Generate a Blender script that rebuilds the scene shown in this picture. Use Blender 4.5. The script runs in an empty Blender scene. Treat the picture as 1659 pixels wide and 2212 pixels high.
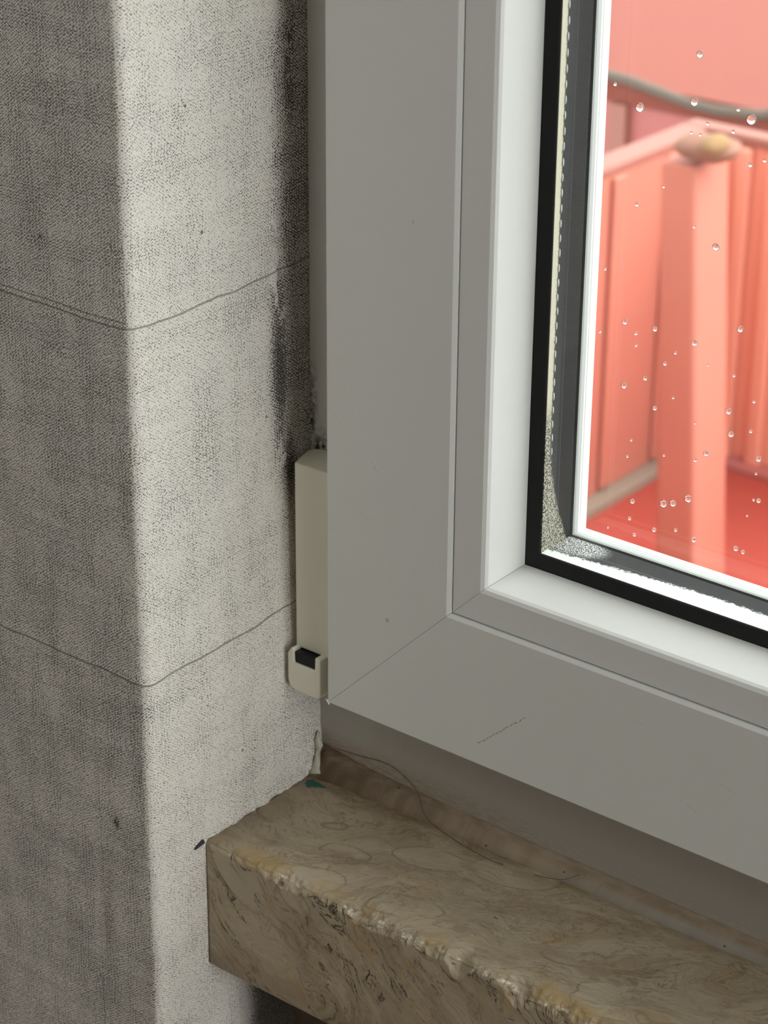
import bpy, bmesh, math, random
from mathutils import Vector, Matrix, noise
random.seed(7)
sc = bpy.context.scene
C = sc.collection
# ---------------------------------------------------------------- camera / world / lights / exposure
# working unit in this file: millimetres, origin where left reveal, window frame and sill top meet.
Z0 = 950.0                                    # the sill stands 0.95 m above the floor
def mm(x, y, z): return Vector((x/1000, y/1000, (z+Z0)/1000))
def D2(x): return x*math.pi/180
cam_d = bpy.data.cameras.new('camera'); cam = bpy.data.objects.new('camera', cam_d); C.objects.link(cam)
yaw, pitch, roll = D2(38.430916), D2(25.286120), D2(0.419145)
fwd = Vector((-math.sin(yaw)*math.cos(pitch), math.cos(yaw)*math.cos(pitch), -math.sin(pitch)))
rgt = Vector((math.cos(yaw), math.sin(yaw), 0)); upv = rgt.cross(fwd)
r_ = rgt*math.cos(roll)+upv*math.sin(roll); u_ = -rgt*math.sin(roll)+upv*math.cos(roll)
M = Matrix((r_, u_, -fwd)).transposed().to_4x4(); M.translation = mm(398.456, -471.709, 379.148)
cam.matrix_world = M
cam_d.sensor_fit = 'VERTICAL'; cam_d.sensor_height = 4.8; cam_d.sensor_width = 3.6
cam_d.lens = 5000/2212*4.8
cam_d.clip_start = 0.01; cam_d.clip_end = 200
cam_d.dof.use_dof = True; cam_d.dof.focus_distance = 0.63; cam_d.dof.aperture_fstop = 4.2
sc.camera = cam

sc.view_settings.view_transform = 'Standard'; sc.view_settings.look = 'None'
sc.view_settings.gamma = 1; sc.view_settings.use_curve_mapping = False
sc.view_settings.exposure = 0.0
w = bpy.data.worlds.new('overcast_sky'); sc.world = w; w.use_nodes = True
bg = w.node_tree.nodes['Background']; bg.inputs[0].default_value = (0.97, 1.0, 0.99, 1); bg.inputs[1].default_value = 3.0
sc.cycles.max_bounces = 14; sc.cycles.transparent_max_bounces = 24; sc.cycles.diffuse_bounces = 6
sc.cycles.caustics_refractive = False; sc.cycles.caustics_reflective = False
sc.cycles.sample_clamp_indirect = 4

def area(name, loc, target, sx, sy, power, col, portal=False):
    l = bpy.data.lights.new(name, 'AREA'); l.shape = 'RECTANGLE'; l.size = sx; l.size_y = sy
    l.energy = power; l.color = col
    o = bpy.data.objects.new(name, l); C.objects.link(o); o.location = loc
    o.rotation_euler = (target-loc).to_track_quat('-Z', 'Y').to_euler()
    if portal: l.cycles.is_portal = True
    return o
WX, WZ = 900.0, 1250.0                         # reveal width and height
area('window_daylight', mm(WX/2, 120, WZ/2), mm(WX/2, -100, WZ/2), 0.95, 1.3, 1, (1, 1, 1), True)
area('room_light', mm(-350, -760, 1490), mm(60, 0, 100), .9, .9, 6.8, (0.97, 1.0, 0.985))
area('side_daylight_boost', mm(2080, -560, 420), mm(0, -330, 300), 0.9, 1.3, 10.6, (1.0, 1.0, 0.98))  # added area lamp, boosts the daylight from the side opening
sun_d = bpy.data.lights.new('hazy_sun', 'SUN'); sun_d.energy = 6.6; sun_d.angle = D2(58); sun_d.color = (1.0, 0.985, 0.93)
sun = bpy.data.objects.new('hazy_sun', sun_d); C.objects.link(sun)
sun.rotation_euler = Vector((-.57, -.40, -.76)).to_track_quat('-Z', 'Y').to_euler()

# ---------------------------------------------------------------- node helpers
class N:
    def __init__(s, name):
        s.m = bpy.data.materials.new(name); s.m.use_nodes = True; s.t = s.m.node_tree
        for n in list(s.t.nodes): s.t.nodes.remove(n)
        s.out = s.t.nodes.new('ShaderNodeOutputMaterial')
    def n(s, typ, **k):
        x = s.t.nodes.new(typ)
        for a, b in k.items(): setattr(x, a, b)
        return x
    def set(s, sock, v):
        if isinstance(v, bpy.types.NodeSocket): s.t.links.new(v, sock)
        elif v is not None:
            if isinstance(v, (tuple, list)) and len(v) == 3 and sock.type == 'RGBA': v = (*v, 1)
            sock.default_value = v
    def math(s, op, a, b=0.0, c=0.0, clamp=False):
        x = s.n('ShaderNodeMath', operation=op, use_clamp=clamp)
        s.set(x.inputs[0], a); s.set(x.inputs[1], b); s.set(x.inputs[2], c); return x.outputs[0]
    def add(s, a, b): return s.math('ADD', a, b)
    def sub(s, a, b): return s.math('SUBTRACT', a, b)
    def mul(s, a, b): return s.math('MULTIPLY', a, b)
    def mx(s, a, b): return s.math('MAXIMUM', a, b)
    def mn(s, a, b): return s.math('MINIMUM', a, b)
    def sin(s, a): return s.math('SINE', a)
    def inv(s, a): return s.math('SUBTRACT', 1.0, a)
    def step(s, v, lo, hi, o0=0.0, o1=1.0):      # smoothstep map
        x = s.n('ShaderNodeMapRange', interpolation_type='SMOOTHSTEP')
        for i, q in enumerate((v, lo, hi, o0, o1)): s.set(x.inputs[i], q)
        return x.outputs[0]
    def lin(s, v, lo, hi, o0=0.0, o1=1.0):
        x = s.n('ShaderNodeMapRange'); x.clamp = True
        for i, q in enumerate((v, lo, hi, o0, o1)): s.set(x.inputs[i], q)
        return x.outputs[0]
    def mix(s, f, a, b):
        x = s.n('ShaderNodeMix', data_type='RGBA'); s.set(x.inputs[0], f); s.set(x.inputs[6], a); s.set(x.inputs[7], b); return x.outputs[2]
    def noise(s, vec, scale, detail=2.0, rough=0.5, dist=0.0):
        x = s.n('ShaderNodeTexNoise'); s.set(x.inputs['Vector'], vec); x.inputs['Scale'].default_value = scale
        x.inputs['Detail'].default_value = detail; x.inputs['Roughness'].default_value = rough; x.inputs['Distortion'].default_value = dist
        return x.outputs['Fac']
    def vor(s, vec, scale, feature='F1', rnd=1.0, out='Distance'):
        x = s.n('ShaderNodeTexVoronoi', feature=feature); s.set(x.inputs['Vector'], vec); x.inputs['Scale'].default_value = scale
        x.inputs['Randomness'].default_value = rnd; return x.outputs[out]
    def xyz(s, vec):
        x = s.n('ShaderNodeSeparateXYZ'); s.set(x.inputs[0], vec); return x.outputs
    def vec(s, a, b, c=0.0):
        x = s.n('ShaderNodeCombineXYZ'); s.set(x.inputs[0], a); s.set(x.inputs[1], b); s.set(x.inputs[2], c); return x.outputs[0]
    def objmm(s):                                # object coordinates in mm, z measured from the sill top
        tc = s.n('ShaderNodeTexCoord'); v = s.n('ShaderNodeVectorMath', operation='MULTIPLY_ADD')
        s.set(v.inputs[0], tc.outputs['Object']); v.inputs[1].default_value = (1000, 1000, 1000); v.inputs[2].default_value = (0, 0, -Z0)
        return v.outputs[0]
    def uv(s):
        return s.n('ShaderNodeTexCoord').outputs['UV']
    def gauss(s, a, b, ca, cb, ra, rb):          # soft elliptical spot 0..1
        p = s.math('POWER', s.math('DIVIDE', s.sub(a, ca), ra), 2.0); q = s.math('POWER', s.math('DIVIDE', s.sub(b, cb), rb), 2.0)
        return s.math('EXPONENT', s.mul(s.add(p, q), -1.0))
    def bump(s, h, dist, strength=1.0):
        x = s.n('ShaderNodeBump'); x.inputs['Strength'].default_value = strength; x.inputs['Distance'].default_value = dist/1000
        s.set(x.inputs['Height'], h); return x.outputs[0]
    def pbr(s, col, rough=0.5, metal=0.0, normal=None, spec=0.5, coat=0.0):
        b = s.n('ShaderNodeBsdfPrincipled'); s.set(b.inputs['Base Color'], col); s.set(b.inputs['Roughness'], rough)
        s.set(b.inputs['Metallic'], metal); b.inputs['Specular IOR Level'].default_value = spec
        if normal is not None: s.set(b.inputs['Normal'], normal)
        if coat: b.inputs['Coat Weight'].default_value = coat
        s.t.links.new(b.outputs[0], s.out.inputs[0]); return s.m

# ---------------------------------------------------------------- materials
def mat_wallpaper(mould):
    s = N('woven_vinyl_wallpaper')
    x, y, _ = s.xyz(s.uv())                      # u, v in millimetres on the sheet (u = 0 at the outer corner)
    uvv = s.vec(x, y)
    wob = s.noise(s.vec(s.mul(x, .12), s.mul(y, .12)), 1.0, 2)
    wob2 = s.noise(s.vec(s.mul(x, .12), s.mul(y, .12), 9.0), 1.0, 2)
    f1 = s.noise(s.vec(x, y, 3.0), 1.1, 2, .6)
    # threads: upright and cross threads whose pitch wanders
    tx = s.add(s.mul(x, 5.3), s.add(s.mul(wob, 14.0), s.mul(s.noise(s.vec(s.mul(x, 1.1), s.mul(y, .3)), 1.0, 2), 5.0)))
    ty = s.add(s.mul(y, 7.2), s.add(s.mul(wob2, 12.0), s.mul(s.noise(s.vec(s.mul(x, .35), s.mul(y, 1.1)), 1.0, 2), 5.0)))
    sx = s.sin(tx); sy = s.sin(ty)
    basket = s.mul(sx, sy)                        # diagonal dots
    gx = s.math('POWER', s.math('ABSOLUTE', s.sin(s.mul(tx, .5))), 6.0)
    gy = s.math('POWER', s.math('ABSOLUTE', s.sin(s.mul(ty, .5))), 6.0)
    # patches where up-and-down threads or cross threads dominate
    pv = s.step(s.noise(s.vec(s.mul(x, .16), s.mul(y, .035), 4.0), 1.0, 3), .42, .60)
    ph = s.step(s.noise(s.vec(s.mul(x, .03), s.mul(y, .11), 8.0), 1.0, 3), .42, .60)
    h = s.add(s.mul(basket, .58), s.add(s.mul(gx, s.mul(pv, .30)), s.mul(gy, s.mul(ph, .30))))
    nv = s.noise(s.vec(s.mul(x, 3.4), s.mul(y, 1.0), 2.0), 1.0, 1, .5)
    nh = s.noise(s.vec(s.mul(x, .9), s.mul(y, 3.6), 6.0), 1.0, 1, .5)
    h = s.add(h, s.mul(s.sub(s.mx(nv, nh), .56), 2.9))
    cover = s.noise(s.vec(s.mul(x, .05), s.mul(y, .03), 1.0), 1.0, 4, .6)
    streak = s.noise(s.vec(s.mul(x, .9), s.mul(y, .02), 5.0), 1.0, 2)
    streak2 = s.noise(s.vec(s.mul(x, .02), s.mul(y, .9), 6.0), 1.0, 2)
    thr = s.add(.30, s.add(s.mul(s.sub(.5, cover), .45), s.add(s.mul(s.sub(.5, streak), .2), s.mul(s.sub(.5, streak2), .2))))
    left = s.step(x, -.6, -1.8)                   # dark pits cover more of the sheet on the room side
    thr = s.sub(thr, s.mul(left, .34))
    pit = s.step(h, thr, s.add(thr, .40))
    tint = s.noise(s.vec(s.mul(x, .06), s.mul(y, .06), 7.0), 1.0, 2)
    base = s.mix(tint, (.87, .84, .755), (.83, .805, .775))
    ink = s.mix(tint, (.20, .195, .18), (.195, .185, .195))
    # seams between strips
    def line(v, at, wid, amp, seed, other):
        off = s.mul(s.sub(s.noise(s.vec(s.mul(other, .07), seed), 1.0, 3), .5), amp)
        d = s.math('ABSOLUTE', s.sub(s.sub(v, at), off)); return s.step(d, wid, wid*.25)
    seam = s.mx(s.mul(line(y, 166.0, .42, 2.2, 1.5, x), .8), s.mul(line(y, 61.0, .42, 2.2, 5.5, x), .85))
    seam = s.mx(seam, s.mul(line(y, 167.7, .3, 2.2, 1.5, x), s.mul(left, .7)))
    vs = s.mul(line(x, -20.5, .35, 1.6, 3.5, y), s.mul(s.step(y, 60.5, 59.5), .3))
    seam = s.mx(seam, s.mx(vs, s.mul(line(x, -23.0, .3, 1.6, 3.7, y), s.mul(s.step(y, -46.0, -48.0), .7))))
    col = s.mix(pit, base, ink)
    col = s.mix(s.mul(seam, .8), col, (.17, .165, .15))
    # damp grime and black mould; under the sill also painted shade
    blot = s.noise(s.vec(s.mul(x, .13), s.mul(y, .07), 2.0), 1.0, 4, .6)
    edge = s.lin(s.add(x, s.mul(s.sub(blot, .5), 12.0)), 50.0, 63.0)     # grows towards the window frame
    high = s.mul(s.lin(y, 88.0, 118.0), edge)
    hi2 = s.mul(high, 1.0)
    band = s.mul(s.mx(s.gauss(x, y, 60.0, 140.0, 6.5, 48.0), s.mx(s.mul(s.gauss(x, y, 64.0, 106.0, 5.0, 22.0), 1.0), s.mul(s.gauss(x, y, 66.0, 225.0, 5.5, 50.0), .95))), s.step(blot, .28, .46))
    grime = s.mn(s.mx(s.mul(hi2, .74), band), 1.0)
    g2 = s.mx(s.gauss(x, y, -13.7, 10.8, 2.0, 3.6), s.mul(s.gauss(x, y, -18.5, -22.0, 3.2, 17.0), .62))
    g2 = s.mx(g2, s.mx(s.mul(s.gauss(x, y, -3.0, -38.0, 3.6, 15.0), .6), s.mul(s.gauss(x, y, -3.2, 8.0, 1.6, 6.0), .45)))
    g2 = s.mx(g2, s.mul(s.gauss(x, y, -32.0, -32.0, 5.0, 5.0), .35))
    g2 = s.mul(g2, s.step(s.noise(s.vec(s.mul(x, .5), s.mul(y, .35), 11.0), 1.0, 3), .24, .42))
    under = s.mul(s.mul(s.step(x, 30.0, 46.0), s.step(y, -45.0, -52.0)), s.step(blot, .10, .30))
    grime = s.mx(grime, s.mx(g2, under))
    fine = s.noise(s.vec(s.mul(x, 1.3), s.mul(y, 1.3), 12.0), 1.0, 3, .7)
    mh = s.add(s.mul(h, .85), s.mul(s.sub(fine, .5), 1.5))
    mthr = s.lin(grime, 0.0, 1.0, 1.0, -.55)
    mould_m = s.mul(s.step(mh, mthr, s.add(mthr, .45)), s.step(grime, .05, .3))
    col = s.mix(s.mul(grime, .42), col, (.17, .14, .115))
    col = s.mix(s.mul(under, .8), col, (.06, .05, .042))  # shade below the sill painted over the mould
    col = s.mix(s.mul(mould_m, .93), col, (.022, .016, .010))
    # scattered specks, and the small tear at the stone's corner
    sp = s.vor(s.vec(x, y, 0.0), .05, 'F1')
    spk = s.step(sp, .034, .02)
    col = s.mix(s.mul(spk, .85), col, (.07, .065, .06))
    col = s.mix(s.mul(s.step(s.gauss(x, s.add(y, s.mul(x, -.35)), 19.0, -6.0, 1.9, .45), .35, .6), .0), col, (.02, .02, .02))
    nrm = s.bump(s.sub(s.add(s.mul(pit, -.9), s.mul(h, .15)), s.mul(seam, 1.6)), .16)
    return s.pbr(col, .62, 0, nrm, .35)

def mat_upvc(name='white_upvc', warm=0.0, marks=False):
    s = N(name); p = s.objmm(); x, y, z = s.xyz(p)
    g = s.noise(s.vec(s.mul(x, .5), s.mul(y, .5), s.mul(z, .5)), 1.0, 3)
    col = s.mix(g, (.70+.12*warm, .71+.10*warm, .695+.0*warm), (.68+.12*warm, .69+.09*warm, .675-.01*warm))
    if marks:
        def scratch(x0, z0, x1, z1, wd, seed, amount):
            L = math.hypot(x1-x0, z1-z0); ux, uz = (x1-x0)/L, (z1-z0)/L
            a = s.add(s.mul(s.sub(x, x0), ux), s.mul(s.sub(z, z0), uz)); b = s.add(s.mul(s.sub(x, x0), -uz), s.mul(s.sub(z, z0), ux))
            wv = s.mul(s.sub(s.noise(s.vec(s.mul(a, .4), seed), 1.0, 3), .5), 1.6)
            m = s.step(s.math('ABSOLUTE', s.sub(b, wv)), wd, wd*.4)
            m = s.mul(m, s.mul(s.step(a, 0.0, .8), s.step(a, L, L-.8)))
            return s.mul(m, s.mul(s.step(s.noise(s.vec(s.mul(a, 2.2), seed, 1.0), 1.0, 2), .42, .58), amount))
        ms = None
        for i, q in enumerate([(72, 43.6, 88.5, 58.5, .22, .9), (138, 52, 144, 50, .12, .6), (33.5, 120, 36.5, 116.5, .12, .6), (20, 131, 23, 128, .1, .35),
                               (120, 71.0, 128, 69.5, .12, .4), (148, 62, 155, 60, .12, .5), (47, 190.5, 47.6, 192, .25, .6), (30, 103, 33, 101, .1, .4)]):
            m = scratch(*q[:5], 3.3*i+1, q[5]); ms = m if ms is None else s.mx(ms, m)
        col = s.mix(ms, col, (.10, .10, .09))
        dust = s.step(s.vor(s.vec(x, y, z), .055), .05, .025)
        col = s.mix(s.mul(dust, .45), col, (.2, .19, .17))
    gr = s.noise(s.vec(x, y, z), 3.0, 2)
    return s.pbr(col, .38, 0, s.bump(gr, .01), .45)

def mat_frame():
    s = N('grimy_shaded_upvc'); x, y, z = s.xyz(s.objmm())
    g = s.noise(s.vec(s.mul(x, .5), s.mul(y, .5), s.mul(z, .5)), 1.0, 3)
    col = s.mix(g, (.42, .395, .355), (.40, .375, .34))  # grime plus the shade under the sash, both put into the colour
    col = s.mix(s.step(z, 60.0, 110.0), col, (.84, .85, .84))  # higher up the colour is lightened to offset the sash's shade
    near = s.mul(s.lin(z, 8.0, 15.0, 1.0, 0.0), s.lin(x, 95.0, 5.0, .25, 1.0))
    d = s.noise(s.vec(s.mul(x, .25), 0.0, s.mul(z, 1.4)), 1.0, 4, .65)
    col = s.mix(s.mul(near, s.step(d, .35, .62, .25, .95)), col, (.26, .175, .11))
    up = s.mul(s.step(z, 95.0, 112.0), s.step(x, 9.0, 2.0))
    sp = s.step(s.noise(s.vec(x, y, s.mul(z, .8)), 1.0, 3, .7), .66, .72)
    col = s.mix(s.mul(s.mul(sp, up), s.step(z, 190.0, 120.0)), col, (.03, .028, .025))
    dk = s.mul(s.mx(s.gauss(x, z, 1.0, 108.0, 8.0, 5.0), s.gauss(x, z, -3.0, 118.0, 1.8, 14.0)), 1.0)
    col = s.mix(s.mul(dk, s.step(s.noise(s.vec(x, y, z), .6, 3), .35, .6)), col, (.05, .04, .032))
    return s.pbr(col, .45, 0, None, .4)

def mat_marble():
    s = N('beige_fossil_marble'); p = s.objmm(); x, y, z = s.xyz(p)
    wig = s.mul(s.sub(s.noise(s.vec(x, y, z), .3, 3), .5), 5.0)
    front = s.step(s.add(s.add(y, z), s.mul(wig, .5)), -53.0, -53.8)
    # grain runs along the slab on top and plunges to the right on the front
    def mixv(f, u, v): return s.add(s.mul(u, s.inv(f)), s.mul(v, f))
    a = mixv(front, s.add(s.mul(x, .93), s.mul(y, .36)), s.add(s.mul(x, .72), s.mul(z, -.69)))
    b = mixv(front, s.add(s.mul(x, -.36), s.mul(y, .93)), s.add(s.add(s.mul(x, .69), s.mul(z, .72)), 40.0))
    w1 = s.noise(s.vec(s.mul(a, .6), b), .035, 3, .5); w2 = s.noise(s.vec(s.mul(a, .6), b, 31.0), .04, 3, .5)
    A = s.add(a, s.mul(s.sub(w1, .5), 46.0)); B = s.add(b, s.mul(s.sub(w2, .5), 38.0))
    def nn(ka, kb, seed, det=4, rough=.6): return s.noise(s.vec(s.mul(A, ka), s.mul(B, kb), seed), 1.0, det, rough)
    col = s.mix(s.step(nn(.045, .10, 1.0, 5), .32, .68), (.37, .30, .21), (.50, .43, .315))
    col = s.mix(s.step(nn(.3, .8, 2.0, 5, .7), .40, .75, 0.0, .40), col, (.27, .20, .13))
    col = s.mix(s.step(nn(.9, 2.4, 2.5, 4, .75), .50, .80, 0.0, .45), col, (.22, .155, .10))
    gold = s.step(nn(.05, .12, 5.0, 3), .54, .68)
    col = s.mix(s.mul(gold, .42), col, (.43, .29, .12))
    def vein(ka, kb, seed, w, det=5, rough=.65): return s.step(s.math('ABSOLUTE', s.sub(nn(ka, kb, seed, det, rough), .5)), w, w*.1)
    m1 = s.step(nn(.03, .05, 40.0, 2), .42, .60); m2 = s.step(nn(.04, .06, 50.0, 2), .45, .60)
    col = s.mix(s.mul(vein(.05, .17, 7.0, .017), s.mul(m1, .65)), col, (.19, .12, .065))
    col = s.mix(s.mul(vein(.10, .33, 9.0, .016), s.mul(m2, .55)), col, (.17, .115, .07))
    col = s.mix(s.mul(vein(.028, .10, 12.0, .012, 3), .40), col, (.21, .14, .085))
    # pale fossil bodies with thin outlines
    cell = s.vor(s.vec(s.mul(a, .5), s.add(b, s.mul(s.sub(w1, .5), 10.0))), .052, 'F1', 1.0)
    pick = s.step(s.noise(s.vec(a, b, 14.0), .035, 2), .50, .58)
    lim = s.lin(w2, .3, .7, .26, .44)
    col = s.mix(s.mul(s.step(cell, lim, s.sub(lim, .05)), s.mul(pick, .38)), col, (.53, .465, .35))
    col = s.mix(s.mul(s.step(s.math('ABSOLUTE', s.sub(cell, lim)), .012, .002), s.mul(pick, .55)), col, (.20, .14, .085))
    # black cracks, mostly on the front, and short dark streaks on top at the right
    cr = s.step(s.math('ABSOLUTE', s.sub(nn(.030, .105, 21.0, 7, .68), .5)), .013, .003)
    brk = s.step(nn(.05, .04, 23.0, 3), .44, .54)
    col = s.mix(s.mul(cr, s.mul(brk, s.add(.12, s.mul(front, .83)))), col, (.028, .024, .018))
    fl = nn(.16, 1.05, 33.0, 3, .65)
    col = s.mix(s.mul(s.step(fl, .69, .725), s.mul(s.lin(x, 20.0, 140.0, .35, .9), .95)), col, (.055, .045, .035))
    # ochre and white crystalline breakage along the front arris
    e = s.add(s.add(y, z), 53.4)
    jag = s.mul(s.sub(s.noise(s.vec(x, y, z), .22, 5, .7), .5), 9.0)
    ed = s.math('ABSOLUTE', s.add(e, jag))
    och = s.mul(s.step(s.math('ABSOLUTE', s.add(s.sub(e, 2.5), jag)), 6.5, 1.0), s.step(s.noise(s.vec(x, 0.0, 3.0), .07, 3), .46, .60))
    col = s.mix(s.mul(och, .62), col, (.45, .31, .13))
    cryst = s.mul(s.step(ed, 1.3, .2), s.step(s.noise(s.vec(x, s.mul(y, .5), 5.0), .16, 4, .65), .50, .60))
    col = s.mix(s.mul(cryst, s.step(s.noise(p, 1.3, 3, .7), .36, .56)), col, (.80, .74, .62))
    dk = s.mul(s.step(s.math('ABSOLUTE', s.add(s.add(e, 2.6), jag)), .55, .1), s.step(s.noise(s.vec(x, 0.0, 9.0), .2, 3), .50, .58))
    col = s.mix(s.mul(dk, .85), col, (.05, .04, .03))
    # darker brown along the sealant and by the wall
    gr = s.mul(s.lin(y, -13.0, -3.0), s.lin(x, 170.0, 0.0, .35, .9))
    col = s.mix(s.mul(gr, s.step(s.noise(s.vec(s.mul(x, .3), y), .3, 4, .6), .3, .62)), col, (.14, .095, .06))
    gw = s.mul(s.lin(x, 12.0, 0.0, 0.0, .45), s.step(z, -1.5, -.3))
    col = s.mix(gw, col, (.22, .16, .105))
    fine = s.noise(p, 1.6, 4, .7)
    hgt = s.add(s.mul(fine, .5), s.mul(cr, -.6))
    return s.pbr(col, s.lin(fine, .3, .7, .45, .6), 0, s.bump(hgt, .06), .35)

def mat_sealant():
    s = N('dirty_beige_sealant'); x, y, z = s.xyz(s.objmm())
    n1 = s.noise(s.vec(s.mul(x, .12), s.mul(s.sub(y, z), .9)), 1.0, 4, .6)
    col = s.mix(s.step(n1, .35, .65), (.32, .245, .165), (.24, .18, .115))
    col = s.mix(s.mul(s.lin(x, 75.0, 4.0, 0.0, 1.0), s.step(n1, .3, .6, .5, 1.0)), col, (.11, .068, .038))
    grey = s.mul(s.lin(x, 70.0, 130.0), s.step(z, 3.4, 1.2))
    col = s.mix(s.mul(grey, .7), col, (.30, .285, .26))
    col = s.mix(s.mul(s.step(s.vor(s.vec(s.mul(x, .8), y, z), .16), .075, .04), .9), col, (.03, .025, .02))
    return s.pbr(col, .5, 0, s.bump(n1, .3), .4)

def flat(name, col, rough=.5, metal=0.0, spec=.5, var=0.0, vs=.02):
    s = N(name)
    if var:
        p = s.objmm(); g = s.noise(p, vs, 4)
        c = s.mix(g, tuple(v*(1-var) for v in col), tuple(min(1, v*(1+var)) for v in col))
    else: c = col
    return s.pbr(c, rough, metal, None, spec)

def mat_glass():
    s = N('window_glass')
    tr = s.n('ShaderNodeBsdfTransparent'); tr.inputs[0].default_value = (.985, .995, .99, 1)
    gl = s.n('ShaderNodeBsdfGlossy'); gl.inputs['Roughness'].default_value = .0
    fr = s.n('ShaderNodeFresnel'); fr.inputs[0].default_value = 1.45
    mx = s.n('ShaderNodeMixShader'); s.set(mx.inputs[0], s.mul(fr.outputs[0], .35)); s.t.links.new(tr.outputs[0], mx.inputs[1]); s.t.links.new(gl.outputs[0], mx.inputs[2])
    # fine dust specks and mineral film on the pane
    x, y, z = s.xyz(s.objmm())
    df = s.n('ShaderNodeBsdfDiffuse'); df.inputs[0].default_value = (.85, .85, .85, 1)
    speck = s.step(s.noise(s.vec(x, y, z), .9, 3, .75), .70, .78, 0.0, .5)
    film = s.noise(s.vec(s.mul(x, .08), 0.0, s.mul(z, .012)), 1.0, 3)
    m2 = s.n('ShaderNodeMixShader'); s.set(m2.inputs[0], s.add(s.mul(speck, .22), s.lin(film, .35, .7, .0, .02)))
    s.t.links.new(mx.outputs[0], m2.inputs[1]); s.t.links.new(df.outputs[0], m2.inputs[2])
    s.t.links.new(m2.outputs[0], s.out.inputs[0]); return s.m
def mat_water():
    s = N('clear_water'); g = s.n('ShaderNodeBsdfGlass'); g.inputs['IOR'].default_value = 1.33; g.inputs['Roughness'].default_value = 0
    s.t.links.new(g.outputs[0], s.out.inputs[0]); return s.m

def mat_spacer(bottom):
    s = N('spacer_condensation_glare'); x, y, z = s.xyz(s.objmm())
    run = s.sub(x, 79.0) if bottom else s.sub(z, 98.6)         # distance from the corner along the bar
    n1 = s.noise(s.vec(x, y, z), .9, 4, .75)
    n2 = s.noise(s.vec(x, y, z), 2.2, 4, .75)
    wet_glare_w = s.lin(run, 0.0, 40.0, 1.0, 0.0) if not bottom else s.lin(run, 6.0, 40.0, .2, .75)
    if bottom: lim = s.lin(run, 0.0, 45.0, 3.4, 7.2)  # bottom bar: reflection of the sky painted as a widening pale band
    else: lim = s.add(2.7, s.mul(s.math('POWER', s.lin(run, 30.0, 0.0), 1.6), 9.5))
    d = s.sub(s.add(y, s.mul(s.sub(n1, .5), 5.0 if bottom else 3.0)), lim)
    wet_glare = s.step(d, .7, -.5)
    if not bottom:
        wet_glare = s.mul(wet_glare, s.mx(s.step(n2, .46, .56, .0, 1.0), s.step(run, 34.0, 46.0)))
        wet_glare = s.mul(wet_glare, s.mx(s.step(y, 3.2, 2.4), s.step(run, 42.0, 24.0)))
    else:
        cn = s.gauss(run, y, 3.0, 10.0, 12.0, 6.0)
        wet_glare = s.mx(wet_glare, s.mul(s.step(n2, .47, .56), s.step(cn, .25, .6)))
    dark = s.mix(s.step(y, 6.9, 7.3), (.014, .017, .019), (.008, .009, .010))
    dark = s.mix(s.step(s.math('ABSOLUTE', s.sub(y, 7.4)), .16, .05, 0.0, .75 if bottom else .45), dark, (.14, .14, .14))
    lt = (.88, .90, .90) if bottom else (.56, .53, .42)
    col = s.mix(wet_glare, dark, lt)
    return s.pbr(col, s.mix(wet_glare, (.5,)*3, (.3 if bottom else .5,)*3), 0, s.bump(n2, .2), .18)

WALLP = mat_wallpaper(True)
UPVC = mat_upvc('white_upvc', 0, True); UPVC2 = mat_upvc('white_upvc_bead'); HINGE = mat_upvc('cream_plastic', 1.0)
FRAME = mat_frame(); MARBLE = mat_marble(); SEAL = mat_sealant(); GLASS = mat_glass(); WATER = mat_water()
RUBBER = flat('black_rubber', (.008, .008, .009), .55, 0, .3); GREY_RUB = flat('grey_rubber', (.30, .31, .31), .5)
PAINT = flat('white_wall_paint', (.62, .60, .55), .8, var=.05); FLOORM = flat('wood_floor', (.28, .19, .12), .5, var=.2, vs=.01)
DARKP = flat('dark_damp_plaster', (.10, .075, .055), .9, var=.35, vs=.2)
STONEO = flat('outside_render', (.6, .58, .54), .9, var=.08)
PAVE = flat('grey_pavement', (.35, .34, .32), .9, var=.15, vs=.004)
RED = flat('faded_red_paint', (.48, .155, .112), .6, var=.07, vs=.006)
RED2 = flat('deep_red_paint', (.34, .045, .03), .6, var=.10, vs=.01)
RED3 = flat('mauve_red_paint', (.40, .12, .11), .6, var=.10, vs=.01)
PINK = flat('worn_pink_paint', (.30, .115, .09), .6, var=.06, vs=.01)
RED_LIT = flat('red_paint_lightened', (.80, .33, .24), .6, var=.05, vs=.01)  # red lightened to stand in for light on the back panel and ribs
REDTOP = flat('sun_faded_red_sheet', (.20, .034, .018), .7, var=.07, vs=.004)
CONC = flat('weathered_tan_concrete', (.24, .19, .15), .9, var=.12, vs=.03)
HOSEM = flat('grey_brown_hose', (.115, .09, .07), .7, var=.2, vs=.01)
TAN = flat('stained_tan_filler', (.24, .11, .075), .8, var=.25, vs=.03)
LICHEN = flat('yellow_lichen', (.26, .15, .07), .9, var=.3, vs=.1)

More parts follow.
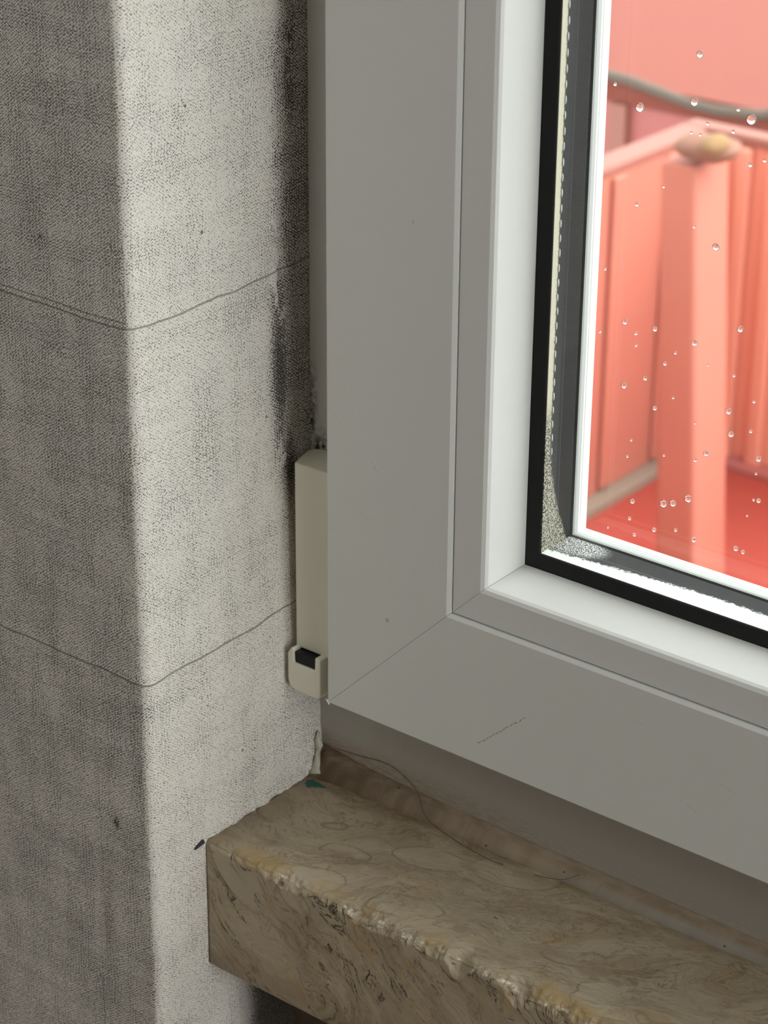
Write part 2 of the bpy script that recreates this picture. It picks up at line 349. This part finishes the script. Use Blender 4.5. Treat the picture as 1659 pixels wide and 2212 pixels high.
# ---------------------------------------------------------------- mesh helpers
def obj(name, bm, mat, parent=None, smooth=False, uv=None):
    me = bpy.data.meshes.new(name); bm.normal_update(); bm.to_mesh(me); bm.free()
    me.materials.append(mat)
    if smooth:
        for p in me.polygons: p.use_smooth = True
    o = bpy.data.objects.new(name, me); C.objects.link(o)
    if parent is not None: o.parent = parent
    return o
def tag(o, label, cat, group=None):
    o['label'] = label; o['category'] = cat
    if group: o['group'] = group
    return o
def struct(o): o['kind'] = 'structure'; return o
def empty(name, p=(0, 0, 0)):
    o = bpy.data.objects.new(name, None); C.objects.link(o); o.empty_display_size = .01; return o
def add_box(bm, a, b):
    vs = [bm.verts.new(mm(x, y, z)) for z in (a[2], b[2]) for x, y in ((a[0], a[1]), (b[0], a[1]), (b[0], b[1]), (a[0], b[1]))]
    for f in ((3, 2, 1, 0), (4, 5, 6, 7), (0, 1, 5, 4), (1, 2, 6, 5), (2, 3, 7, 6), (3, 0, 4, 7)): bm.faces.new([vs[i] for i in f])
def box(name, a, b, mat, parent=None):
    bm = bmesh.new(); add_box(bm, a, b); return obj(name, bm, mat, parent)
def bevel(o, wmm, seg=2):
    m = o.modifiers.new('bevel', 'BEVEL'); m.width = wmm/1000; m.segments = seg; m.limit_method = 'ANGLE'; m.angle_limit = D2(28); m.harden_normals = False
    return o
def tube(bm, pts, rad, seg=8, caps=True):
    rings = []
    for i, p in enumerate(pts):
        a = pts[max(i-1, 0)]; b = pts[min(i+1, len(pts)-1)]; d = (Vector(b)-Vector(a)).normalized()
        s_ = d.cross(Vector((0, 0, 1)))
        if s_.length < 1e-4: s_ = d.cross(Vector((1, 0, 0)))
        s_.normalize(); t_ = d.cross(s_); r = rad[i] if isinstance(rad, (list, tuple)) else rad
        rings.append([bm.verts.new(mm(*(Vector(p)+s_*math.cos(2*math.pi*k/seg)*r+t_*math.sin(2*math.pi*k/seg)*r))) for k in range(seg)])
    for A, B in zip(rings, rings[1:]):
        for k in range(seg): bm.faces.new((A[k], A[(k+1) % seg], B[(k+1) % seg], B[k]))
    if caps: bm.faces.new(rings[0][::-1]); bm.faces.new(rings[-1])
def catmull(P, n=8):
    P = [Vector(p) for p in P]; out = []
    Q = [P[0]*2-P[1]]+P+[P[-1]*2-P[-2]]
    for i in range(1, len(Q)-2):
        for k in range(n):
            t = k/n; a, b, c, d = Q[i-1:i+3]
            out.append(.5*((2*b)+(c-a)*t+(2*a-5*b+4*c-d)*t*t+(3*b-a-3*c+d)*t**3))
    out.append(P[-1]); return out
# mitred member of a rectangular ring.  profile = [(n, y)], n measured inwards from x = 0 / z = 19.6
SX1, SZ1 = WX, WZ+19.6
def member(name, side, prof, mat, parent, gap=.05, bev=0.0, smooth=False):
    bm = bmesh.new(); ends = []
    for e in (0, 1):
        ring = []
        for n, y in prof:
            lo = n+gap; 
            if side == 'left': p = (n, y, (19.6+lo) if e == 0 else (SZ1-lo))
            elif side == 'right': p = (SX1-n, y, (19.6+lo) if e == 0 else (SZ1-lo))
            elif side == 'bottom': p = (lo if e == 0 else SX1-lo, y, 19.6+n)
            else: p = (lo if e == 0 else SX1-lo, y, SZ1-n)
            ring.append(bm.verts.new(mm(*p)))
        ends.append(ring)
    k = len(prof)
    for i in range(k): bm.faces.new((ends[0][i], ends[0][(i+1) % k], ends[1][(i+1) % k], ends[1][i]))
    bm.faces.new(ends[0]); bm.faces.new(ends[1][::-1])
    bmesh.ops.recalc_face_normals(bm, faces=bm.faces)
    o = obj(name, bm, mat, parent)
    if bev: bevel(o, bev, 3)
    return o
SIDES = ('left', 'bottom', 'right', 'top')

# ---------------------------------------------------------------- room shell
RX0, RX1, RY, RH = -1500, 2100, -3300, 2500
FZ = -Z0
struct(box('floor', (RX0-100, RY-100, FZ-100), (RX1+100, 250, FZ), FLOORM))
struct(box('ceiling', (RX0-100, RY-100, RH-Z0), (RX1+100, 250, RH-Z0+120), PAINT))
struct(box('wall_back', (RX0-100, RY-100, FZ), (RX1+100, RY, RH-Z0), PAINT))
struct(box('wall_left', (RX0-100, RY, FZ), (RX0, -75, RH-Z0), PAINT))
wrt = struct(box('wall_right', (RX1, RY, FZ), (RX1+100, -1040, RH-Z0), PAINT))
box('wall_panel', (RX1, -1040, FZ), (RX1+100, -75, -250), PAINT, wrt); box('wall_panel', (RX1, -1040, 1090), (RX1+100, -75, RH-Z0), PAINT, wrt)
w2 = empty('window_2'); struct(w2)
for a_, b_ in (((RX1+10, -1040, -250), (RX1+70, -980, 1090)), ((RX1+10, -135, -250), (RX1+70, -75, 1090)), ((RX1+10, -980, -250), (RX1+70, -135, -190)), ((RX1+10, -980, 1030), (RX1+70, -135, 1090))):
    box('frame_bar', a_, b_, UPVC2, w2)
box('glass_pane', (RX1+36, -985, -195), (RX1+40, -130, 1035), GLASS, w2)

# wallpapered wall left of the window with its reveal: a dense sheet over the masonry, rounded at the corner
def nz(x, y, z, s): return noise.noise(Vector((x*s, y*s, z*s)))
R = 3.2
def sheet_point(u, z):                            # u<0: room side, u>0: reveal, with a rounded arris
    a0, a1 = -R*.785, R*.785
    if u < a0: x, y, nx, ny = u-(R-R*.785), -75.0, 0, -1
    elif u > a1: x, y, nx, ny = 0.0, -75.0+u+(R-R*.785), 1, 0
    else:
        t = (u-a0)/(a1-a0)*math.pi/2; x = -R+R*math.sin(t); y = -75+R-R*math.cos(t); nx, ny = math.sin(t), -math.cos(t)
    d = .30*nz(u, z, 0, .02)+.16*nz(u, z, 5, .12)+.05*nz(u, z, 9, .9)
    d += .35*math.exp(-((z-166)/1.6)**2)*(.6+.4*nz(u, z, 3, .05)) + .22*math.exp(-((z-61)/1.3)**2)
    if abs(u) < 3: d += .22*nz(0, z, 2, .05) + .10*nz(u, z, 8, .8)
    if u > a1:
        k = max(0, min(1, (u-30)/45)); h = max(0, min(1, (z-12)/80))
        d += -3.4*k*h                              # the wall is a touch out of true towards the frame
        if z < 4: d += -.0+max(0, (4-abs(z-0))/4)*(.55+1.0*nz(u, 0, 1, .35)+.5*nz(u, 0, 4, 1.4))*(1 if u > 20 else 0)
        if u > 69 and z < 45: d += (.5+1.1*nz(u, z, 12, .3))*.5
    return Vector((x+nx*d, y+ny*d, z))
us = [-1420, -1000, -600, -300, -150]+[-100+i*2.0 for i in range(int(98/2))]+[-3+i*.5 for i in range(13)]+[3.6+i*1.1 for i in range(65)]
us = sorted(u for u in us if u <= 74.0)+[74.3]
zs = [-950, -700, -400, -200, -130]+[-100+i*2.0 for i in range(48)]+[-4+i*.5 for i in range(20)]+[6+i*2.0 for i in range(125)]+[262, 300, 400, 600, 900, 1200, 1549]
zs = sorted(set(zs))
bm = bmesh.new(); uvl = bm.loops.layers.uv.new('sheet')
grid = [[bm.verts.new(mm(*sheet_point(u, z))) for z in zs] for u in us]
idx = {}
for i in range(len(us)-1):
    for j in range(len(zs)-1):
        f = bm.faces.new((grid[i][j], grid[i+1][j], grid[i+1][j+1], grid[i][j+1]))
        for lp, (uu, vv) in zip(f.loops, ((us[i], zs[j]), (us[i+1], zs[j]), (us[i+1], zs[j+1]), (us[i], zs[j+1]))): lp[uvl].uv = (uu, vv)
        f.smooth = True
wl = obj('wall_window_left', bm, WALLP); struct(wl)
ms = box('masonry', (RX0, -72.5, FZ), (-3.6, 110, RH-Z0), PAINT, wl)
# outside part of the wall, right side, lintel, parapet below the sill
wr = struct(box('wall_window_right', (WX+1, -75, FZ), (RX1, 110, RH-Z0), PAINT))
wt = struct(box('wall_window_lintel', (-3.6, -75, WZ+10), (WX+1, 110, RH-Z0), PAINT))
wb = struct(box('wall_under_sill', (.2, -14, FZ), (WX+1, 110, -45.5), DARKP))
box('outside_ledge', (.2, 66, -45.5), (WX+1, 130, -6), STONEO, wb)

# ---------------------------------------------------------------- window frame (fixed) = structure
win = empty('window_1'); struct(win)
def ring_box(name, side, a, b, mat, parent): return box(name, a, b, mat, parent)
fr1 = box('frame_jamb', (-3.4, 0, -.0), (24, 62, WZ+9), FRAME, win)
box('frame_jamb', (WX-24, 0, 0), (WX, 62, WZ+9), FRAME, win)
box('frame_rail', (24, 0, 0), (WX-24, 62, 44), FRAME, win)
box('frame_rail', (24, 0, WZ-24), (WX-24, 62, WZ+9), FRAME, win)

box('light_stop', (24, 31, 0), (46, 62, WZ), FRAME, win); box('light_stop', (WX-46, 31, 0), (WX-24, 62, WZ), FRAME, win)  # unseen blocks added to keep sun out of the gap round the sash
box('light_stop', (46, 31, 44), (WX-46, 62, 62), FRAME, win); box('light_stop', (46, 31, WZ-42), (WX-46, 62, WZ-24), FRAME, win)
# ---------------------------------------------------------------- the opening sash
sash = empty('window_sash'); tag(sash, 'white plastic casement sash with glazing bead holding the double glazing', 'window sash')
P_SASH = [(17.3, -1.0), (17.3, -17.2), (18.1, -18.0), (60.6, -18.0), (61.5, -17.2), (61.5, -6.0), (61.5, 29), (28, 29), (28, -1.0)]
P_CORE = [(61.6, -1.4), (68, -1.4), (68, 29), (61.6, 29)]
P_BEAD = [(61.9, -16.7), (71.0, -16.7), (72.0, -16.1), (72.5, -15.2), (73.6, -9.0), (74.6, -3.6), (75.0, -1.6), (74.4, -.9), (61.9, -.9)]
P_GASK = [(74.8, -1.3), (75.5, -1.75), (79.2, -1.3), (79.55, -1.02), (74.8, -1.005)]
P_LIP = [(68.1, 18.2), (78.0, 18.2), (78.0, 20.0), (77.75, 20.3), (78.0, 20.6), (77.9, 22.5), (74.5, 29), (68.1, 29)]
P_OGSK = [(69, 15.4), (79.0, 15.35), (79.2, 16.0), (78.9, 18.1), (69, 18.1)]
for sd in SIDES:
    nm = 'stile' if sd in ('left', 'right') else 'rail'
    o = member(nm, sd, P_SASH, UPVC, sash, .06)
    member('rebate_core', sd, P_CORE, UPVC2, o, 0)
    member('outer_lip', sd, P_LIP, UPVC2, o, .02)
    b = member('glazing_bead', sd, P_BEAD, UPVC2, sash, .05)
    b['label'] = 'bright sloping glazing bead'
    g = member('gasket', sd, P_GASK, RUBBER, sash, 0); g['label'] = 'black rubber gasket'
    g = member('outer_gasket', sd, P_OGSK, GREY_RUB, sash, 0)
# weld flash tip at the lower left corner
bm = bmesh.new()
v = [bm.verts.new(mm(*p)) for p in ((16.8, -18.1, 38.3), (17.5, -18.3, 38.2), (18.5, -18.2, 36.8), (18.2, -17.8, 36.3), (17.0, -17.0, 37.0))]
w_ = bm.verts.new(mm(18.3, -17.2, 38.2))
bm.faces.new(v); 
for i in range(5): bm.faces.new((v[i], v[(i+1) % 5], w_))
obj('weld_flash', bm, UPVC2, sash)

# double glazing unit inside the sash
def pane(name, y0, y1):
    o = box(name, (69, y0, 89), (WX-69, y1, WZ-50), GLASS, sash); return o
p1 = pane('glass_pane', -1.0, .2); p2 = pane('glass_pane', 14.0, 15.3)
for sd in SIDES:
    sm = mat_spacer(sd in ('bottom', 'top')) if sd in ('left', 'bottom') else None
    if sd == 'left': SPL = sm
    if sd == 'bottom': SPB = sm
for sd in SIDES:
    member('spacer_bar', sd, [(69.5, .22), (79.0, .22), (79.0, 13.95), (69.5, 13.95)], SPL if sd in ('left', 'right') else SPB, sash, 0)
# row of perforations of the left spacer bar
bm = bmesh.new()
z = 128.0; k = 0
PEARL = flat('bright_aluminium', (.50, .50, .45), .45, 0, .5)
while z < 330:
    cy = 3.1+.25*nz(z, 0, 0, .3); rr = .34
    mt = Matrix.Translation(mm(79.05, cy, z)) @ Matrix.Diagonal((.22/1000, rr/1000, 1.15/1000, 1))
    bmesh.ops.create_icosphere(bm, subdivisions=2, radius=1.0, matrix=mt)
    z += 4.05+.12*random.uniform(-1, 1)
o = obj('spacer_perforations', bm, PEARL, sash, True); o['label'] = 'row of small bright perforations along the dark spacer'

# ---------------------------------------------------------------- hinge
hinge = empty('hinge'); tag(hinge, 'cream plastic hinge cover between wallpapered reveal and white sash, with rounded cap below', 'hinge')
def rounded_prism(name, x0, x1, y0, y1, z0, z1, mat, parent, bev, seg=4):
    o = box(name, (x0, y0, z0), (x1, y1, z1), mat, parent); bevel(o, bev, seg); return o
bm = bmesh.new()
plan = [(1.6, -13.1), (15.6, -13.1), (15.6, -.2), (3.0, -.2), (.6, -.9), (-.9, -2.2), (-1.2, -4.0), (.2, -9.0)]
lo = [bm.verts.new(mm(x, y, 48.6 if y < -9 else 48.9)) for x, y in plan]; hi = [bm.verts.new(mm(x, y, 108.4)) for x, y in plan]
for i in range(len(plan)): bm.faces.new((lo[i], lo[(i+1) % len(plan)], hi[(i+1) % len(plan)], hi[i]))
bm.faces.new(hi); bm.faces.new(lo[::-1]); bmesh.ops.recalc_face_normals(bm, faces=bm.faces)
o = obj('hinge_cover', bm, HINGE, hinge); bevel(o, .5, 3)
# lower cap: front profile extruded, with a slot cut in its upper edge
bm = bmesh.new()
def arc(cx, cz, r, a0, a1, n=6): return [(cx+r*math.cos(D2(a0+(a1-a0)*i/n)), cz+r*math.sin(D2(a0+(a1-a0)*i/n))) for i in range(n+1)]
prof = arc(4.6, 39.2, 3.6, 180, 270)+arc(11.9, 37.2, 1.6, 270, 360)+[(13.5, 49.0), (11.6, 49.4), (11.4, 45.0), (3.4, 45.0), (3.2, 49.6), (2.4, 49.8)]+[(1.0, 47.6)]
A = [bm.verts.new(mm(x, -16.4, z)) for x, z in prof]; B = [bm.verts.new(mm(x, -3.5, z)) for x, z in prof]
for i in range(len(prof)): bm.faces.new((A[i], A[(i+1) % len(prof)], B[(i+1) % len(prof)], B[i]))
bm.faces.new(A); bm.faces.new(B[::-1]); bmesh.ops.recalc_face_normals(bm, faces=bm.faces)
cap = obj('hinge_cap', bm, HINGE, hinge); bevel(cap, .7, 3)
box('slot', (3.3, -15.7, 44.8), (11.5, -4.0, 48.4), RUBBER, cap)
bm = bmesh.new(); tube(bm, [(7.6, -11, 43), (7.6, -11, 49)], 1.5, 14); pin = obj('hinge_pin', bm, flat('dull_steel', (.10, .11, .11), .5, .3), cap)

# ---------------------------------------------------------------- marble sill with a chipped front edge
bm = bmesh.new()
xs = [.7+i*.7 for i in range(270)]+[195, 210, 240, 300, 400, 600, 800, WX-.5]
rows = []
NB = 12
for i, x in enumerate(xs):
    chip = 1.5+1.8*abs(nz(x, 0, 0, .05))+2.0*abs(nz(x, 3, 0, .17))+1.5*abs(nz(x, 7, 0, .5))
    chip += 3.6*math.exp(-((x-94)/3.4)**2)+4.6*math.exp(-((x-114)/4.6)**2)+3.0*math.exp(-((x-127)/5.0)**2)+1.6*math.exp(-((x-60)/5)**2)
    if x < 24: chip *= .55+.45*max(0, (x-8)/16)
    chip = min(chip, 8.5)
    y_f = -53.4; ring = []
    # from back top, over the front edge, down the front
    ys = [60, -1, -6, -14, -24, -34, -42]
    for y in ys: ring.append((x, y, 0.0+.05*nz(x, y, 2, .1)))
    for k in range(NB+1):
        t = k/NB; ang = t*math.pi/2; cr = chip
        py = y_f+cr-cr*math.sin(ang)*1.0; pz = -cr+cr*math.cos(ang)
        mid = math.sin(2*ang)
        rough = .45*nz(x, py, pz, .62)*mid*min(1.6, cr/3)+.7*nz(x, py, pz+20, .25)*mid*min(1.5, cr/3.5)
        ins = .16*cr*mid                               # broken rather than rounded
        py += (ins+rough)*.7; pz -= (ins+rough)*.7
        ring.append((x, py, pz))
    for z in (-12, -20, -30, -43.6): ring.append((x, y_f+.12*nz(x, z, 8, .12), min(z, -cr-1)))
    ring += [(x, y_f+1.0, -44.9), (x, -20, -45.0), (x, 60, -45.0)]
    rows.append([bm.verts.new(mm(*p)) for p in ring])
K = len(rows[0])
for a, b in zip(rows, rows[1:]):
    for k in range(K): 
        f = bm.faces.new((a[k], a[(k+1) % K], b[(k+1) % K], b[k])); f.smooth = not (7 <= k <= 7+NB)
bm.faces.new(rows[0][::-1]); bm.faces.new(rows[-1])
bmesh.ops.recalc_face_normals(bm, faces=bm.faces)
sill = obj('window_sill', bm, MARBLE); tag(sill, 'thick beige brown marble window sill with a chipped front edge', 'window sill')

# sealant fillet between sill and frame
bm = bmesh.new(); rows = []
X = [.0+i*1.5 for i in range(130)]+[200, 260, 400, 600, WX-1]
for x in X:
    hgt = 5.4+3.6*math.exp(-x/22)+.25*nz(x, 0, 0, .08); dep = 5.0+1.6*math.exp(-x/20)+.5*nz(x, 2, 0, .1)-max(0, (x-60)/100)*1.4*(1 if x < 260 else 0)
    pr = [(0.3, hgt), (-.25, hgt-.15), (-dep*.30, hgt*.62), (-dep*.62, hgt*.30+.15), (-dep, .12+.1*nz(x, 5, 0, .5)), (-dep, -.3), (.3, -.3)]
    rows.append([bm.verts.new(mm(x, y, z)) for y, z in pr])
for a, b in zip(rows, rows[1:]):
    for k in range(7): 
        f = bm.faces.new((a[k], a[(k+1) % 7], b[(k+1) % 7], b[k])); f.smooth = k in (1, 2, 3)
bm.faces.new(rows[0][::-1]); bm.faces.new(rows[-1]); bmesh.ops.recalc_face_normals(bm, faces=bm.faces)
tag(obj('sealant_strip', bm, SEAL), 'brown stained strip of sealant between window frame and marble sill', 'sealant')

# whitish caulk drip in the corner
bm = bmesh.new()
tube(bm, [(1.2, -2.6, 14.0), (1.1, -2.9, 11.5), (1.6, -2.9, 9.5), (1.3, -3.0, 7.0), (1.2, -3.4, 4.2), (1.5, -3.8, 2.0), (2.0, -4.4, .4)], [.4, 1.0, 1.3, .8, 1.0, 1.6, 2.6], 12)
tag(obj('caulk_drip', bm, flat('off_white_caulk', (.56, .53, .45), .6, var=.15, vs=.5), None, True), 'pale drip of dried caulk running down the corner onto the sill', 'caulk')
# green paint splash
bm = bmesh.new()
rim = []; cen = bm.verts.new(mm(4.8, -9.6, .34))
for k in range(40):
    a = 2*math.pi*k/40; r = 2.5*(1+.22*math.sin(3*a+.6)+.14*math.sin(7*a)+.14*nz(k, 0, 0, .9))
    if .1 < a < .5: r *= 1.25
    rim.append((4.8+r*1.15*math.cos(a), -9.6+r*.8*math.sin(a)))
top = [bm.verts.new(mm(4.8+(x-4.8)*.8, -9.6+(y+9.6)*.8, .32+.1*nz(x, y, 0, 1))) for x, y in rim]; low = [bm.verts.new(mm(x, y, -.05)) for x, y in rim]
for k in range(40):
    j = (k+1) % 40; bm.faces.new((cen, top[k], top[j])); bm.faces.new((top[k], low[k], low[j], top[j]))
bmesh.ops.recalc_face_normals(bm, faces=bm.faces)
tag(obj('paint_splash', bm, flat('dark_green_paint', (.012, .10, .075), .5)), 'small dark green splash of paint on the sill by the corner', 'paint splash')
# wallpaper flap torn at the stone's front corner
bm = bmesh.new()
pts = [(.25, -58.6, -.6), (.55, -56.6, .5), (.9, -54.8, 1.3), (.75, -54.0, -.4), (.35, -55.6, -.8), (.3, -57.4, -1.2)]
v = [bm.verts.new(mm(*p)) for p in pts]; v2 = [bm.verts.new(mm(p[0]-.25, p[1], p[2])) for p in pts]
bm.faces.new(v); bm.faces.new(v2[::-1])
for i in range(6): bm.faces.new((v[i], v2[i], v2[(i+1) % 6], v[(i+1) % 6]))
bmesh.ops.recalc_face_normals(bm, faces=bm.faces)
tag(obj('paper_tear', bm, flat('dark_grey_backing', (.045, .045, .045), .8)), 'tiny dark tear in the wallpaper at the front corner of the sill', 'tear')

# hairs
hm = flat('dark_hair', (.05, .04, .03), .5)
bm = bmesh.new()
P = catmull([(8, -.9, 9.6), (15.9, -.35, 9.9), (24, -.5, 11.2), (31, -.7, 10.6), (38.4, -1.2, 6.8), (44, -4.6, 2.6), (49.6, -5.6, .7), (60, -7.6, .25), (71, -9, .3), (76, -8.6, .3)], 8)
tube(bm, P, .085, 6); tag(obj('hair', bm, hm), 'long curved dark hair hanging over the sealant onto the sill', 'hair')
bm = bmesh.new(); P = catmull([(86, -7.0, .3), (90, -6.4, .6), (95, -4.8, 1.4), (98.6, -2.6, 3.4)], 8)
tube(bm, P, .08, 6); tag(obj('hair', bm, hm), 'short straight dark hair lying across the sealant edge right of the long one', 'hair')

# ---------------------------------------------------------------- raindrops on the outside of the outer pane
drops1 = [(1288,296,14),(827,458,8),(960,585,18),(1257,555,16),(1497,596,8),(1566,651,20),(1330,672,8),(1470,716,8),(1243,722,6),(1290,733,6),(1562,897,9),(1640,873,8),(1091,1015,6),(946,1112,9),(1257,1233,6),(1374,1343,15),(773,1462,7),(880,1750,12)]
drops2 = [(745,167,7),(1043,153,11),(939,177,8),(1507,154,13),(940,242,7),(1258,229,13),(1154,283,7),(1097,341,9),(1332,348,5),(1473,406,7),(990,421,10),(874,461,13),(1142,527,6),(1042,584,10),(1582,548,7),(1443,601,13),(1262,665,5),(1564,709,8),(1456,725,13),(914,757,6),(1322,830,12),(1092,840,6),(1606,860,12),(1262,865,9),(893,846,6),(1593,940,6),(1222,1076,16),(1088,1104,16),(1140,1102,14),(920,1090,11),(1606,1087,10),(1580,1083,6),(905,1183,8),(1038,1245,10),(1155,1246,8),(931,1272,8),(1254,1299,12),(1482,1347,11),(1521,1366,9),(1544,1168,5),(788,1232,5)]
camp = Vector((398.456, -471.709, 379.148))
def on_plane_y(px, py, Y):                       # where a sight line of the survey meets the upright plane y = Y
    d = r_*((px-829.5)/5000)-u_*((py-1106)/5000)+fwd
    return camp+d*((Y-camp.y)/d.y)
bm = bmesh.new(); bmesh.ops.create_uvsphere(bm, u_segments=20, v_segments=12, radius=.001)
for v in bm.verts:
    v.co.y = v.co.y*.9 if v.co.y > 0 else 0.0
    if v.co.z > 0: v.co.x *= 1-.12*(v.co.z/.001)
bmesh.ops.remove_doubles(bm, verts=bm.verts, dist=1e-7)
for f in bm.faces: f.smooth = True
me = bpy.data.meshes.new('raindrop'); bm.to_mesh(me); bm.free(); me.materials.append(WATER)
first = bpy.data.objects.new('raindrop', me)
alld = [(1000+x/2.517, y/2.517, r) for x, y, r in drops1]+[(1000+x/2.517, 650+y/2.517, r) for x, y, r in drops2]
for i, (px, py, r) in enumerate(alld):
    o = first if i == 0 else first.copy()
    C.objects.link(o); p = on_plane_y(px, py, 15.3); o.location = mm(p.x, 15.32, p.z)
    k = r/2.517/6.6*1.12; o.scale = (k, k, k)
    tag(o, 'tiny raindrop clinging to the outside of the window glass', 'raindrop', 'raindrops on the window glass')

# ---------------------------------------------------------------- outside: red painted container, post, roof slab, hose
# inner corner of the container at x -1046, y 2000; floor -860; rim -425
bin_ = empty('red_container'); tag(bin_, 'open red painted container with pale pink rim outside the window', 'container')
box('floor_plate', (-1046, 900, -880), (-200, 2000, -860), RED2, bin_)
b = box('back_panel', (-1066, 2000, -880), (-200, 2025, -432), RED_LIT, bin_)
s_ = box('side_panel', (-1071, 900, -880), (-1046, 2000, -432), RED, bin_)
bevel(box('rim', (-1080, 1992, -434), (-200, 2022, -420), PINK, bin_), 4); bevel(box('rim', (-1080, 900, -434), (-1044, 1992, -420), PINK, bin_), 4)
for i, x in enumerate((-1000, -955, -700, -560)): bevel(box('rib', (x, 1988, -858), (x+22, 2000, -436), RED_LIT, b), 5)
for i, y in enumerate((1500, 1640, 1780, 1900)): bevel(box('rib', (-1046, y, -845), (-1040, y+26, -436), RED, s_), 4)
bevel(box('foot_rail', (-1046, 1700, -863), (-1022, 1925, -848), CONC, s_), 3)
bevel(box('foot_angle', (-1000, 1970, -864), (-200, 2000, -852), RED3, b), 3)
# free-standing post in front, only parented to the container, with a stained cap
bm = bmesh.new()
def quad_post(pxs_t, pxs_b, py_t, py_b, Ys):
    a = [bm.verts.new(mm(*on_plane_y(px, py_t, Y))) for px, Y in zip(pxs_t, Ys)]; zt = a[0].co.z
    b_ = [bm.verts.new(mm(*on_plane_y(px, py_b, Y))) for px, Y in zip(pxs_b, Ys)]; zb = b_[0].co.z
    for v in a: v.co.z = zt
    for v in b_: v.co.z = zb
    return a, b_
a, b_ = quad_post((1424, 1503), (1412, 1500), 345, 1330, (1596, 1602))
for L, dy in ((a, .078), (b_, .078)):
    x0, x1 = L[0].co, L[1].co
    L += [bm.verts.new((x1.x-.004, x1.y+dy, x1.z)), bm.verts.new((x0.x-.002, x0.y+dy, x0.z))]
for i in range(4): bm.faces.new((a[i], b_[i], b_[(i+1) % 4], a[(i+1) % 4]))
bm.faces.new(a); bm.faces.new(b_[::-1]); bmesh.ops.recalc_face_normals(bm, faces=bm.faces)
post = obj('front_post', bm, RED, bin_); bevel(post, 6, 3); post['label'] = 'square post with stained tan top'
bm = bmesh.new()
bmesh.ops.create_icosphere(bm, subdivisions=4, radius=1, matrix=Matrix.Translation(mm(-826, 1620, -322)) @ Matrix.Rotation(D2(14), 4, 'Z') @ Matrix.Diagonal((.036, .030, .015, 1)))
for v in bm.verts:
    n_ = noise.noise(v.co*30); v.co += Vector((n_, n_*.5, n_*.4))*.007
o = obj('cap', bm, TAN, post, True); o['label'] = 'lumpy stained tan top'
bm = bmesh.new()
bmesh.ops.create_icosphere(bm, subdivisions=3, radius=1, matrix=Matrix.Translation(mm(-806, 1604, -311)) @ Matrix.Diagonal((.013, .022, .011, 1)))
obj('lichen_patch', bm, LICHEN, post, True)
# slab behind with its darker face, hose along its edge
slab = empty('red_slab'); tag(slab, 'broad flat faded red roof slab behind the container rim', 'slab')
YS = 2250
pA, pB = on_plane_y(1310, 160, YS), on_plane_y(1645, 250, YS)
zS = (pA.z+pB.z)/2
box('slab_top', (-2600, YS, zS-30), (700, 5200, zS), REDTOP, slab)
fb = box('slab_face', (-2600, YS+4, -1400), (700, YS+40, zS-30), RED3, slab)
q = on_plane_y(1338, 250, YS); bevel(box('face_strip', (q.x-12, YS-8, -900), (q.x+16, YS+4, zS-30), PINK, fb), 3)
bm = bmesh.new()
hp = []
for px, py in ((1180, 110), (1250, 130), (1310, 158), (1360, 172), (1420, 195), (1480, 218), (1540, 234), (1600, 242), (1645, 246), (1700, 240), (1760, 262)):
    p = on_plane_y(px, py+2, YS-6); hp.append((p.x, p.y, p.z))
hp = [(-2500, YS-6, hp[0][2]-6), (-2050, YS-6, hp[0][2]-14)]+hp+[(-900, YS-6, hp[-1][2]-12), (-400, YS-6, hp[-1][2]+6), (600, YS-6, hp[-1][2])]
tube(bm, catmull(hp, 6), 7.5, 12)
tag(obj('hose', bm, HOSEM, None, True), 'thin sagging grey brown hose along the edge of the red slab', 'hose')
struct(box('ground', (-9000, 190, -3300), (9000, 12000, -3200), PAVE))
